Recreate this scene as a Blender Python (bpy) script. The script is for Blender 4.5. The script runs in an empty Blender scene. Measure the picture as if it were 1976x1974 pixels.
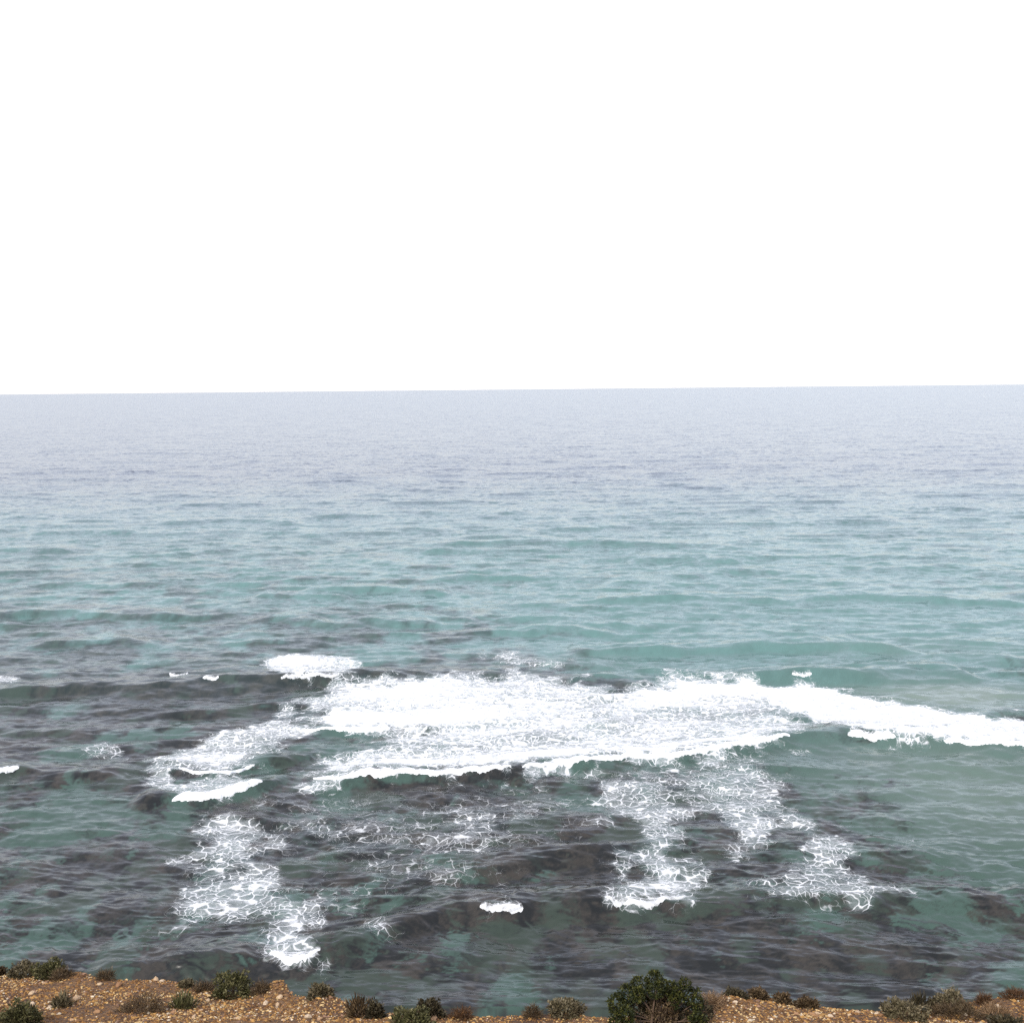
import bpy, math, random
import numpy as np
from mathutils import Matrix, Vector

# ------------------------------------------------------------------ camera, sky, sun, exposure
scene = bpy.context.scene
col = scene.collection
CAM_H = 40.0                      # metres above the water
PITCH, ROLL = 0.11133, 0.0099     # radians: looking a little down, horizon rising a little to one side

cam_data = bpy.data.cameras.new("camera")
cam_data.sensor_fit = 'HORIZONTAL'; cam_data.sensor_width = 36.0; cam_data.lens = 38.6235
cam_data.clip_start = 0.1; cam_data.clip_end = 200000.0
cam = bpy.data.objects.new("camera", cam_data); col.objects.link(cam)
fwd = Vector((0, math.cos(PITCH), -math.sin(PITCH)))
up0 = Vector((0, math.sin(PITCH), math.cos(PITCH))); rt0 = Vector((1, 0, 0))
rt = rt0 * math.cos(ROLL) - up0 * math.sin(ROLL)
up = up0 * math.cos(ROLL) + rt0 * math.sin(ROLL)
m = Matrix((rt, up, -fwd)).transposed().to_4x4(); m.translation = (0, 0, CAM_H)
cam.matrix_world = m
scene.camera = cam

SUN_EL, SUN_AZ = math.radians(44), math.radians(-150)     # hazy sun, high, over one shoulder
world = bpy.data.worlds.new("World"); scene.world = world; world.use_nodes = True
wt = world.node_tree; wt.nodes.clear()
sky = wt.nodes.new('ShaderNodeTexSky'); sky.sky_type = 'NISHITA'; sky.sun_disc = False
sky.sun_elevation = SUN_EL; sky.sun_rotation = SUN_AZ
sky.air_density = 1.0; sky.dust_density = 1.0; sky.ozone_density = 1.0
veil = wt.nodes.new('ShaderNodeMix'); veil.data_type = 'RGBA'
veil.inputs[0].default_value = 0.55                      # thin bright cloud over the whole sky
veil.inputs[7].default_value = (5.8, 5.4, 5.7, 1)
bg = wt.nodes.new('ShaderNodeBackground'); bg.inputs[1].default_value = 0.12
wo = wt.nodes.new('ShaderNodeOutputWorld')
wt.links.new(sky.outputs[0], veil.inputs[6]); wt.links.new(veil.outputs[2], bg.inputs[0]); wt.links.new(bg.outputs[0], wo.inputs[0])

sun_data = bpy.data.lights.new("sun", 'SUN'); sun_data.energy = 1.5; sun_data.angle = math.radians(10); sun_data.color = (1, 0.95, 0.87)
sun = bpy.data.objects.new("sun", sun_data); col.objects.link(sun)
sd = Vector((math.sin(SUN_AZ) * math.cos(SUN_EL), math.cos(SUN_AZ) * math.cos(SUN_EL), math.sin(SUN_EL)))
sun.rotation_euler = sd.to_track_quat('Z', 'Y').to_euler(); sun.location = (0, 0, 80)

scene.view_settings.view_transform = 'Standard'; scene.view_settings.look = 'None'
scene.view_settings.gamma = 1.0; scene.view_settings.use_curve_mapping = False
scene.view_settings.exposure = 1.10
scene.cycles.use_denoising = False
scene.cycles.max_bounces = 8; scene.cycles.transparent_max_bounces = 12

# ------------------------------------------------------------------ helpers
rng = np.random.default_rng(7)

def tag(o, label=None, category=None, kind=None, group=None):
    if label: o["label"] = label
    if category: o["category"] = category
    if kind: o["kind"] = kind
    if group: o["group"] = group
    return o

def mesh_np(name, verts, faces, mat=None, smooth=False, attrs=None, colors=None):
    """verts (n,3); faces (f,k) all the same size k; attrs {name: (n,)}; colors {name: (n,3)}"""
    me = bpy.data.meshes.new(name)
    verts = np.ascontiguousarray(verts, dtype=np.float32); faces = np.ascontiguousarray(faces, dtype=np.int32)
    n, (f, k) = len(verts), faces.shape
    me.vertices.add(n); me.vertices.foreach_set('co', verts.ravel())
    me.loops.add(f * k); me.loops.foreach_set('vertex_index', faces.ravel())
    me.polygons.add(f); me.polygons.foreach_set('loop_start', np.arange(0, f * k, k, dtype=np.int32))
    me.polygons.foreach_set('use_smooth', np.full(f, smooth, dtype=bool))
    me.update(calc_edges=True)
    for a, v in (attrs or {}).items():
        at = me.attributes.new(a, 'FLOAT', 'POINT'); at.data.foreach_set('value', np.ascontiguousarray(v, dtype=np.float32))
    for a, v in (colors or {}).items():
        at = me.attributes.new(a, 'FLOAT_COLOR', 'POINT')
        c = np.ones((n, 4), dtype=np.float32); c[:, :3] = v; at.data.foreach_set('color', c.ravel())
    if mat: me.materials.append(mat)
    return me

def link(name, me, parent=None):
    o = bpy.data.objects.new(name, me); col.objects.link(o)
    if parent: o.parent = parent
    return o

def vnoise(x, y, seed=0):
    ix = np.floor(x).astype(np.int64); iy = np.floor(y).astype(np.int64)
    fx = x - ix; fy = y - iy
    fx = fx * fx * fx * (fx * (fx * 6 - 15) + 10); fy = fy * fy * fy * (fy * (fy * 6 - 15) + 10)
    def h(a, b):
        k = (a * 374761393 + b * 668265263 + seed * 144269504) & 0xffffffff
        k = ((k ^ (k >> 13)) * 1274126177) & 0xffffffff
        k = ((k ^ (k >> 16)) * 2246822519) & 0xffffffff
        return (k ^ (k >> 15)) / 4294967296.0
    a = h(ix, iy); b = h(ix + 1, iy); c = h(ix, iy + 1); d = h(ix + 1, iy + 1)
    return a + (b - a) * fx + (c - a) * fy + (a - b - c + d) * fx * fy

def fbm(x, y, seed=0, octaves=4, gain=0.5):
    t = 0; a = 1.0; s = 0
    for o in range(octaves):
        t = t + a * vnoise(x, y, seed + o * 17); s += a; a *= gain
        x, y = x * 1.62 + y * 1.18 + 11.3, y * 1.62 - x * 1.18 + 4.7
    return t / s

def sstep(a, b, x):
    t = np.clip((x - a) / (b - a), 0, 1)
    return t * t * (3 - 2 * t)

class Nodes:
    """tiny node-graph helper"""
    def __init__(self, name):
        self.mat = bpy.data.materials.new(name); self.mat.use_nodes = True
        self.t = self.mat.node_tree; self.t.nodes.clear()
        self.out = self.t.nodes.new('ShaderNodeOutputMaterial')
    def n(self, typ, ins=None, **props):
        nd = self.t.nodes.new('ShaderNode' + typ)
        for k, v in props.items(): setattr(nd, k, v)
        for k, v in (ins or {}).items():
            if isinstance(v, bpy.types.NodeSocket): self.t.links.new(v, nd.inputs[k])
            else: nd.inputs[k].default_value = v
        return nd
    def math(self, op, a, b=0.0, c=None):
        i = {0: a, 1: b}
        if c is not None: i[2] = c
        return self.n('Math', i, operation=op).outputs[0]
    def vmath(self, op, a, b=None):
        i = {0: a}
        if b is not None: i[1] = b
        return self.n('VectorMath', i, operation=op).outputs[0]
    def ramp01(self, v, a, b, c=0.0, d=1.0):
        return self.n('MapRange', {0: v, 1: a, 2: b, 3: c, 4: d}, interpolation_type='SMOOTHSTEP').outputs[0]
    def mix(self, f, a, b):
        nd = self.n('Mix', data_type='RGBA')
        for i, v in ((0, f), (6, a), (7, b)):
            if isinstance(v, bpy.types.NodeSocket): self.t.links.new(v, nd.inputs[i])
            else: nd.inputs[i].default_value = v
        return nd.outputs[2]
    def surface(self, s): self.t.links.new(s, self.out.inputs[0])

# ------------------------------------------------------------------ materials
def sea_material():
    g = Nodes('sea_water')
    geo = g.n('NewGeometry'); P = geo.outputs['Position']
    def slope(scale, sx, sy, detail, rough=0.55):
        mp = g.vmath('MULTIPLY', P, scale)
        nz = g.n('TexNoise', {'Vector': mp, 'Scale': 1.0, 'Detail': detail, 'Roughness': rough}, noise_dimensions='3D')
        c = g.vmath('SUBTRACT', nz.outputs['Color'], (0.5, 0.5, 0.5))
        return g.vmath('MULTIPLY', c, (sx, sy, 0.0))
    # wind patches make the ripples stronger here, weaker there
    wind = g.n('TexNoise', {'Vector': g.vmath('MULTIPLY', P, (0.02, 0.035, 0.02)), 'Scale': 1.0, 'Detail': 3.0})
    amp = g.ramp01(wind.outputs[0], 0.25, 0.75, 0.85, 1.15)
    yy = g.n('SeparateXYZ', {0: P}).outputs[1]
    open_sea = g.ramp01(yy, 90.0, 240.0, 0.35, 1.0)      # longer wind waves away from the sheltering reef
    s0 = slope((0.055, 0.13, 0.1), 0.10, 0.36, 2.0)
    s1 = slope((0.40, 0.60, 0.3), 0.30, 0.84, 2.0, 0.5)
    s01 = g.n('VectorMath', {0: g.vmath('ADD', s0, s1), 'Scale': open_sea}, operation='SCALE').outputs[0]
    s2 = slope((0.85, 1.7, 1.0), 0.20, 0.40, 3.0)
    s3 = slope((3.6, 5.0, 4.0), 0.08, 0.10, 2.0)
    s = g.vmath('ADD', s01, g.vmath('ADD', s2, s3))
    sc = g.n('VectorMath', {0: s, 'Scale': amp}, operation='SCALE').outputs[0]
    nrm = g.vmath('NORMALIZE', g.vmath('ADD', geo.outputs['Normal'], sc))
    bed = g.n('Attribute', attribute_name='bed').outputs['Color']
    bs = g.n('BsdfPrincipled', {'Base Color': bed, 'Roughness': 0.20, 'IOR': 1.333, 'Normal': nrm})
    g.surface(bs.outputs[0]); return g.mat

def foam_material():
    g = Nodes('sea_foam')
    geo = g.n('NewGeometry'); P = geo.outputs['Position']
    d = g.n('Attribute', attribute_name='foam').outputs['Fac']
    flat = g.vmath('MULTIPLY', P, (0.9, 1.0, 0))
    def noise(scale, detail=3.0, rough=0.55):
        return g.n('TexNoise', {'Vector': flat, 'Scale': scale, 'Detail': detail, 'Roughness': rough})
    def shift(v, nz, k):
        return g.vmath('ADD', v, g.vmath('MULTIPLY', g.vmath('SUBTRACT', nz.outputs['Color'], (0.5,) * 3), (k, k, 0)))
    wv = shift(shift(flat, noise(0.45, 1.0), 2.0), noise(1.5, 1.0), 0.52)
    def cells(scale): return g.n('TexVoronoi', {'Vector': wv, 'Scale': scale, 'Randomness': 1.0}, feature='DISTANCE_TO_EDGE', voronoi_dimensions='2D').outputs[0]
    def holes(scale): return g.n('TexVoronoi', {'Vector': wv, 'Scale': scale, 'Randomness': 1.0}, feature='F1', voronoi_dimensions='2D').outputs[0]
    big = g.n('TexNoise', {'Vector': g.vmath('MULTIPLY', P, (0.13, 0.34, 0)), 'Scale': 1.0, 'Detail': 4.0, 'Roughness': 0.6}).outputs[0]; mid = noise(1.1, 3.0, 0.6).outputs[0]; fine = noise(4.5, 4.0, 0.65).outputs[0]
    def off(v, k): return g.math('MULTIPLY', g.math('SUBTRACT', v, 0.5), k)
    def clamp(v): return g.math('MINIMUM', g.math('MAXIMUM', v, 0.0), 1.0)
    # local density: regional value broken up by clumps and gaps
    room = g.math('MAXIMUM', g.math('SUBTRACT', 1.35, d), 0.12)
    dw = g.math('ADD', g.math('ADD', d, g.math('MULTIPLY', off(big, 1.7), room)), off(mid, 0.85))
    dl = g.math('ADD', dw, off(fine, 0.45))
    def web(v, start, gain):
        w = g.math('MAXIMUM', g.math('MULTIPLY', g.math('SUBTRACT', dw, start), gain), 0.0)
        return clamp(g.math('DIVIDE', g.math('SUBTRACT', w, v), g.math('ADD', g.math('MULTIPLY', w, 0.95), 0.014)))
    # one lace: thin walls between the cells, thickened where they meet, closing to round openings
    def lace(scale):
        wall = g.math('MULTIPLY', web(cells(scale), 0.08, 0.21), g.ramp01(dw, 0.15, 0.6, 0.45, 1.0))
        hole = g.math('SUBTRACT', holes(scale), g.math('MULTIPLY', g.math('SUBTRACT', 1.30, dw), 0.80))
        return g.math('MAXIMUM', wall, clamp(g.math('MULTIPLY', hole, 3.0)))
    # patches of wide old cells and patches of small fresh ones
    age = g.ramp01(noise(0.55, 2.0).outputs[0], 0.44, 0.56)
    wide, small = lace(1.0), lace(2.1)
    wall = g.math('ADD', g.math('MULTIPLY', wide, age), g.math('MULTIPLY', small, g.math('SUBTRACT', 1.0, age)))
    froth = g.math('MULTIPLY', g.ramp01(dl, 0.75, 1.05), 0.7)
    net = g.math('MULTIPLY', web(cells(3.0), 0.62, 0.35), 0.8)
    thin = wall
    flecks = g.math('MULTIPLY', g.ramp01(fine, 0.62, 0.74), g.ramp01(dl, 0.3, 0.7, 0.0, 0.6))
    mist = g.math('MULTIPLY', g.ramp01(dl, 0.25, 1.0), 0.30)
    solid = g.ramp01(dl, 0.95, 1.2)
    a = thin
    for q in (net, froth, flecks, mist, solid): a = g.math('MAXIMUM', a, q)
    a = g.math('MULTIPLY', a, g.ramp01(d, 0.06, 0.48))
    hgt = g.n('Bump', {'Strength': 0.5, 'Distance': 0.12, 'Height': fine})
    bs = g.n('BsdfPrincipled', {'Base Color': (0.76, 0.79, 0.80, 1), 'Roughness': 0.85, 'Alpha': a, 'Normal': hgt.outputs[0]})
    bs.inputs['Specular IOR Level'].default_value = 0.2
    g.surface(bs.outputs[0]); return g.mat

def ground_material():
    g = Nodes('clifftop_soil')
    P = g.n('NewGeometry').outputs['Position']
    n1 = g.n('TexNoise', {'Vector': P, 'Scale': 1.7, 'Detail': 5.0}).outputs[0]
    n2 = g.n('TexNoise', {'Vector': P, 'Scale': 38.0, 'Detail': 4.0, 'Roughness': 0.7}).outputs[0]
    c = g.mix(g.ramp01(n1, 0.35, 0.65), (0.12, 0.056, 0.020, 1), (0.28, 0.148, 0.053, 1))
    c = g.mix(g.ramp01(n2, 0.35, 0.7), (0.045, 0.022, 0.010, 1), c)
    b = g.n('Bump', {'Strength': 0.8, 'Distance': 0.02, 'Height': n2})
    bs = g.n('BsdfPrincipled', {'Base Color': c, 'Roughness': 0.95, 'Normal': b.outputs[0]})
    g.surface(bs.outputs[0]); return g.mat

def colour_material(name, rough=0.9, translucent=0.0):
    g = Nodes(name)
    c = g.n('Attribute', attribute_name='tint').outputs['Color']
    P = g.n('NewGeometry').outputs['Position']
    nz = g.n('TexNoise', {'Vector': P, 'Scale': 90.0, 'Detail': 2.0}).outputs[0]
    k = g.ramp01(nz, 0.3, 0.7, 0.75, 1.15)
    cc = g.n('VectorMath', {0: c, 'Scale': k}, operation='SCALE').outputs[0]
    bs = g.n('BsdfPrincipled', {'Base Color': cc, 'Roughness': rough})
    bs.inputs['Specular IOR Level'].default_value = 0.25
    s = bs.outputs[0]
    if translucent:
        tr = g.n('BsdfTranslucent', {'Color': cc})
        s = g.n('MixShader', {0: translucent, 1: s, 2: tr.outputs[0]}).outputs[0]
    g.surface(s); return g.mat

def bark_material():
    g = Nodes('woody_stem')
    P = g.n('NewGeometry').outputs['Position']
    nz = g.n('TexNoise', {'Vector': P, 'Scale': 60.0, 'Detail': 3.0}).outputs[0]
    c = g.mix(nz, (0.05, 0.032, 0.02, 1), (0.17, 0.11, 0.07, 1))
    bs = g.n('BsdfPrincipled', {'Base Color': c, 'Roughness': 0.9}); g.surface(bs.outputs[0]); return g.mat

M_SEA, M_FOAM, M_GROUND = sea_material(), foam_material(), ground_material()
M_STONE = colour_material('limestone_chip'); M_LEAF = colour_material('leaf', 0.6, 0.12); M_BARK = bark_material()

# ------------------------------------------------------------------ sea
# crest lines of the larger waves: (points x,y ; height ; length of the front face ; length of the back)
CRESTS = [
    ([(-78.45, 141.82), (-68.12, 142.21), (-58.04, 143.4), (-47.8, 144.62), (-39.06, 146.74), (-29.68, 146.93), (-18.08, 147.05)], 0.95, 1.5, 5),
    ([(-21.92, 106.89), (-17.73, 107.37), (-10.35, 108.7), (-4.93, 108.7), (2.16, 110.56), (12.35, 113.06), (17.42, 113.08), (23.6, 115.84), (31.74, 120.57), (37.61, 120.19), (43.06, 118.7), (50.87, 116.26), (61.53, 114.51)], 0.95, 1.7, 4.5),
    ([(-61.77, 110.54), (-53.54, 110.62), (-51.88, 111.85), (-47.73, 111.25), (-40.61, 109.94)], 0.7, 1.8, 4),
    ([(-36.71, 102.5), (-32.88, 102.53), (-29.38, 102.85), (-26.36, 105.32), (-23.17, 107.75)], 0.7, 1.3, 3.5),
    ([(-38.38, 113.17), (-33.13, 110.6), (-30.23, 110.04), (-26.65, 113.66), (-21.5, 116.59)], 0.5, 1.1, 3),
    ([(-23.46, 124.32), (-19.74, 124.2), (-14.21, 124.42)], 0.5, 0.9, 3),
    ([(-15.89, 71.93), (-15.17, 71.99), (-13.17, 73.17), (-9.71, 75.36), (-5.72, 78.74), (-2.94, 79.19), (-0.94, 78.64), (1.07, 79.45), (5.11, 79.79), (9.1, 79.36), (11.56, 79.74), (17.29, 80.14), (23.98, 80.88), (27.35, 79.93)], 0.9, 1.5, 3.4),
    ([(-28.74, 71.02), (-24.55, 71.49), (-20.34, 72.11), (-18.23, 72.5)], 0.5, 1.8, 3),
    ([(25.6, 80.79), (32.02, 80.48), (38.87, 80.15), (44.71, 79.86)], 0.5, 1.4, 3),
    ([(30.0, 146.06), (38.57, 147.13), (42.64, 146.14), (49.68, 145.59)], 0.8, 1.5, 4.5),
    ([(48.65, 146.84), (54.88, 148.02), (62.21, 146.32)], 0.7, 1.5, 4.5),
    ([(8.84, 161.22), (22.45, 162.0), (37.77, 162.72), (47.66, 163.69), (57.82, 160.51)], 1.04, 1.63, 5.5),
    ([(1.88, 175.76), (9.77, 177.79), (16.5, 175.09)], 0.78, 1.5, 5),
    ([(-40.71, 214.8), (-28.31, 216.46), (-13.23, 212.16)], 0.85, 1.77, 6),
    ([(-50.03, 209.61), (-42.06, 210.85), (-31.33, 208.08)], 0.65, 1.77, 6),
    ([(27.09, 248.9), (39.73, 252.08), (51.22, 248.14)], 0.91, 2.04, 7),
    ([(-15.78, 277.94), (4.6, 282.38), (36.77, 276.15)], 0.78, 2.38, 8),
    ([(54.75, 202.33), (65.15, 203.91), (81.11, 198.88), (92.31, 195.28)], 0.78, 1.77, 6),
    ([(16.09, 202.26), (33.21, 204.0), (50.32, 200.48)], 0.78, 1.77, 6),
    ([(-136.14, 308.91), (-124.09, 312.66), (-106.11, 308.93)], 0.78, 2.58, 8),
    ([(-140.81, 276.21), (-122.65, 277.77), (-111.77, 274.24)], 0.78, 2.38, 8),
    ([(-107.61, 332.53), (-85.29, 340.29), (-65.19, 330.38)], 0.65, 2.72, 9),
    ([(-97.39, 193.22), (-80.76, 194.28), (-59.88, 191.41)], 0.78, 1.63, 6),
    ([(-76.09, 170.3), (-64.99, 172.02), (-55.83, 169.79)], 0.65, 1.5, 5),
    ([(7.89, 144.2), (13.7, 145.33), (18.57, 144.07)], 0.5, 1.5, 4),
    ([(9.63, 92.24), (15.03, 91.22), (19.99, 88.73), (26.87, 90.94)], 0.35, 1.2, 3),
    ([(-6.1, 91.72), (1.29, 92.67), (8.47, 94.81)], 0.35, 1.2, 3),
    ([(-8.27, 84.95), (-3.17, 86.3), (3.9, 88.68), (9.53, 91.23)], 0.4, 1.2, 3),
    ([(-37.53, 102.58), (-29.55, 99.72), (-20.03, 96.96)], 0.25, 1.2, 3),
]
# foam: (name, label, density, edge softness in m, outline x,y)
FOAM = [
    ('foam_patch', 'wide lacy white foam band behind the long main breaker', 0.93, 4.0, [(-26.58, 132.54), (-27.32, 138.22), (-26.3, 144.1), (-20.23, 146.82), (-14.0, 150.16), (-6.5, 147.81), (1.57, 151.67), (7.97, 145.62), (14.15, 142.61), (19.57, 146.27), (24.29, 148.66), (30.28, 145.67), (35.03, 141.49), (36.36, 133.38), (32.57, 121.49), (27.42, 117.41), (23.46, 115.14), (17.38, 112.82), (12.34, 112.99), (6.04, 110.95), (2.15, 110.17), (-0.59, 109.45), (-4.91, 108.38), (-10.31, 108.31), (-17.65, 106.86), (-20.4, 108.78), (-19.05, 115.78), (-14.94, 120.06), (-14.47, 123.87), (-19.65, 123.67), (-23.03, 125.38)]),
    ('foam_patch', 'solid bright white foam tongue stretching to the right edge', 1.1, 1.6, [(30.75, 144.45), (35.26, 142.42), (41.78, 143.06), (45.28, 136.44), (49.63, 133.51), (53.78, 130.66), (56.89, 127.4), (67.13, 125.21), (62.18, 115.73), (55.03, 115.01), (50.75, 115.98), (47.16, 117.14), (42.82, 118.07), (39.66, 119.17), (36.65, 125.17), (34.02, 129.4), (30.91, 132.66)]),
    ('foam_patch', 'slanting lacy foam streak joining the main band from the left', 0.8, 2.6, [(-37.83, 113.23), (-39.1, 118.09), (-35.59, 123.52), (-30.81, 126.71), (-26.06, 128.17), (-22.36, 125.13), (-22.7, 123.5), (-25.88, 121.02), (-27.98, 114.54), (-29.87, 109.77), (-32.99, 110.13), (-35.85, 112.27)]),
    ('foam_patch', 'torn foam trailing behind the small left breaker', 0.75, 0.9, [(-38.44, 109.94), (-36.6, 111.09), (-34.08, 108.22), (-29.47, 109.2), (-26.24, 109.38), (-26.13, 104.38), (-29.17, 102.13), (-32.73, 102.08), (-36.09, 106.11)]),
    ('foam_patch', 'isolated white foam patch above the dark wave crest', 0.92, 1.3, [(-36.85, 159.54), (-33.11, 164.57), (-26.29, 162.37), (-21.55, 156.79), (-23.15, 147.1), (-30.91, 146.03), (-34.84, 153.92)]),
    ('foam_patch', 'faint wispy foam above the middle of the main band', 0.55, 2.0, [(-4.26, 161.09), (-0.69, 163.0), (3.26, 160.32), (9.3, 155.72), (6.86, 152.72), (-0.68, 155.8)]),
    ('foam_patch', 'big lacy foam field in the lower left water, ending in a white tip', 0.68, 2.6, [(-28.88, 98.21), (-25.61, 97.99), (-21.67, 93.35), (-21.38, 87.93), (-17.69, 84.91), (-14.37, 80.87), (-14.37, 74.98), (-13.87, 72.95), (-15.59, 72.29), (-17.09, 73.24), (-18.64, 76.79), (-20.36, 79.87), (-22.86, 78.65), (-24.87, 76.75), (-26.57, 83.08), (-28.2, 90.34)]),
    ('foam_patch', 'thin foam lace drifting right of the lower left foam field', 0.48, 3, [(-20.34, 98.6), (-16.06, 96.51), (-11.81, 93.22), (-10.06, 85.66), (-11.5, 83.35), (-14.77, 88.15), (-18.63, 92.16)]),
    ('foam_patch', 'sparse foam lace over dark reef in the lower middle', 0.48, 3, [(-8.76, 102.05), (-3.69, 103.24), (-1.06, 97.65), (-1.89, 88.38), (-2.91, 84.98), (-4.47, 86.34), (-3.77, 91.26), (-6.67, 93.49)]),
    ('foam_patch', 'foam streak running down from the main breaker to the near crest', 0.68, 2.6, [(5.91, 108.69), (12.33, 107.84), (16.44, 106.56), (16.85, 99.45), (14.43, 91.79), (14.55, 85.57), (13.37, 80.95), (9.27, 79.12), (6.69, 79.43), (9.82, 85.72), (8.41, 89.12), (10.63, 97.15), (7.74, 104.18)]),
    ('foam_patch', 'lacy foam field tapering to a point right of the centre streak', 0.64, 2.6, [(17.17, 107.86), (25.17, 112.41), (27.13, 106.76), (26.08, 97.59), (22.41, 91.41), (18.82, 88.5), (19.32, 93.18), (17.99, 97.44), (17.39, 102.65)]),
    ('foam_patch', 'ragged foam arm trailing toward the lower right', 0.6, 2.6, [(25.16, 94.95), (28.98, 95.79), (27.7, 87.65), (29.65, 80.74), (27.28, 78.49), (25.06, 77.73), (24.66, 80.43), (18.5, 80.13), (19.61, 83.2), (23.44, 84.95)]),
    ('foam_patch', 'faint broken foam film over the reef between the two big foam fields', 0.34, 5.0, [(-26.0, 103.78), (-17.42, 105.29), (-3.77, 105.9), (4.62, 104.29), (7.08, 95.25), (1.26, 90.18), (-2.98, 80.56), (-8.77, 81.33), (-13.98, 83.05), (-19.66, 90.38)]),
    ('foam_patch', 'speckled foam over the dark reef beside the near crest', 0.44, 2.5, [(-13.35, 74.32), (-10.67, 76.91), (-7.12, 76.42), (-7.32, 74.18), (-10.21, 73.27), (-12.38, 72.87)]),
    ('foam_patch', 'small loose foam patch at the far left above the left breaker', 0.52, 1.4, [(-49.34, 119.53), (-46.79, 122.23), (-43.16, 118.8), (-41.95, 114.51), (-46.77, 115.88)]),
    ('foam_patch', 'tiny foam scrap at the left edge on the dark crest', 0.75, 1.0, [(-77.08, 151.84), (-72.84, 152.35), (-69.44, 150.77), (-68.72, 146.63), (-74.58, 146.74)]),
    ('foam_patch', 'thin foam veil below the right half of the main breaker', 0.47, 2.6, [(4.35, 110.14), (16.11, 111.75), (27.03, 115.66), (27.96, 107.92), (26.02, 98.28), (20.57, 95.79), (16.2, 98.49), (10.0, 95.81), (6.77, 105.22)]),
    ('foam_patch', 'small foam flecks on green water right of the foam arm', 0.38, 1.2, [(33.44, 92.73), (35.69, 93.74), (35.47, 91.31), (33.12, 90.5)]),
    ('foam_patch', 'faint foam streaks on pale water by the right edge', 0.3, 2.0, [(41.17, 140.96), (49.7, 137.48), (58.45, 134.02), (62.62, 128.84), (61.68, 126.83), (51.14, 132.25), (42.78, 137.11)]),
]
# sea-bed tone: (x, y, rx, ry, amount)  reef weed and painted wave-face shading are positive, bare sand negative
REEF_AND_FACE_SHADE = [
    (-47.52, 133.24, 27.86, 18.39, 0.45),
    (-68.55, 163.99, 21.24, 17.08, 0.25),
    (-29.33, 171.06, 12.68, 11.05, 0.25),
    (-49.45, 194.65, 28.79, 11.85, 0.15),
    (-7.44, 152.23, 12.01, 4.69, 0.5),
    (-1.57, 173.56, 9.37, 3.78, 0.4),
    (-5.69, 92.52, 19.47, 14.91, 0.28),
    (7.68, 85.94, 11.22, 6.86, 0.35),
    (-10.47, 75.17, 19.05, 4.55, 0.22),
    (18.4, 76.13, 9.97, 5.44, 0.35),
    (20.79, 69.65, 11.29, 3.94, 0.28),
    (-29.75, 87.77, 9.77, 13.45, 0.22),
    (30.35, 96.31, 8.61, 7.3, 0.15),
    (9.36, 104.76, 8.34, 5.7, 0.25),
    (-19.0, 71.05, 7.26, 2.72, 0.2),
    (-43.28, 93.42, 4.26, 8.04, -0.5),
    (-33.96, 75.63, 5.03, 3.84, -0.35),
    (-42.46, 103.35, 10.42, 5.55, -0.15),
    (-53.7, 115.88, 8.17, 3.45, -0.2),
    (-45.88, 124.8, 9.38, 3.19, -0.4),
    (-54.66, 134.61, 6.75, 4.61, -0.3),
    (-31.49, 97.86, 3.95, 3.74, -0.3),
    (5.76, 101.41, 2.79, 4.28, -0.9),
    (-4.35, 75.05, 2.86, 4.53, -0.6),
    (-0.88, 68.43, 2.62, 2.22, -0.8),
    (-6.34, 88.26, 4.0, 2.56, -0.5),
    (1.19, 87.07, 2.2, 1.5, -0.5),
    (-13.5, 82.65, 3.76, 3.17, -0.45),
    (22.01, 78.05, 2.75, 2.59, -0.7),
    (43.04, 103.86, 13.32, 15.7, -0.6),
    (44.53, 114.7, 16.88, 6.79, -0.6),
    (39.44, 86.21, 6.45, 7.9, -0.15),
    (33.07, 70.09, 4.25, 5.33, -0.35),
    (27.17, 71.56, 2.17, 2.07, -0.2),
    (11.17, 67.28, 4.11, 1.84, -0.3),
    (50.76, 194.47, 55.72, 28.87, -0.6),
    (35.37, 166.51, 40.22, 14.02, -0.5),
    (-21.46, 162.07, 8.01, 3.97, -0.3),
    (-6.87, 207.5, 50.27, 21.63, -0.3),
    (-44.78, 146.35, 34.79, 4.34, 1.3),  # strip painted dark along the long wave's face, standing in for lost reflection
    (1.06, 79.31, 11.21, 2.01, 1.1),  # same painted darkening on the face of the near crest
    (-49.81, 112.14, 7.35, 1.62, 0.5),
    (54.7, 141.67, 17.2, 7.66, -0.9),
    (64.62, 248.4, 81.81, 47.25, -0.8),
    (43.73, 95.98, 7.61, 12.2, -0.5),
    (39.43, 150.42, 21.94, 8.6, -0.6),
    (-15.73, 152.54, 4.52, 2.35, 0.3),
    (66.93, 163.44, 20.48, 10.11, -0.8),
    (56.14, 180.86, 34.75, 16.5, -0.6),
    (59.51, 136.51, 9.97, 7.12, -0.8),
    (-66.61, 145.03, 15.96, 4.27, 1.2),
    (-17.6, 69.7, 11.75, 2.36, 0.45),
    (-6.31, 70.82, 10.1, 3.38, 0.4),
    (19.19, 71.71, 14.49, 4.16, 0.15),
]
PALE = [
    (57.32, 136.11, 10.61, 5.66, 0.9),
    (64.7, 161.85, 19.52, 6.6, 0.2),
    (45.25, 106.7, 12.6, 14.98, 0.5),
    (2.43, 157.9, 15.5, 5.03, 0.2),
    (53.44, 140.18, 16.36, 4.49, 0.45),
]
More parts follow.
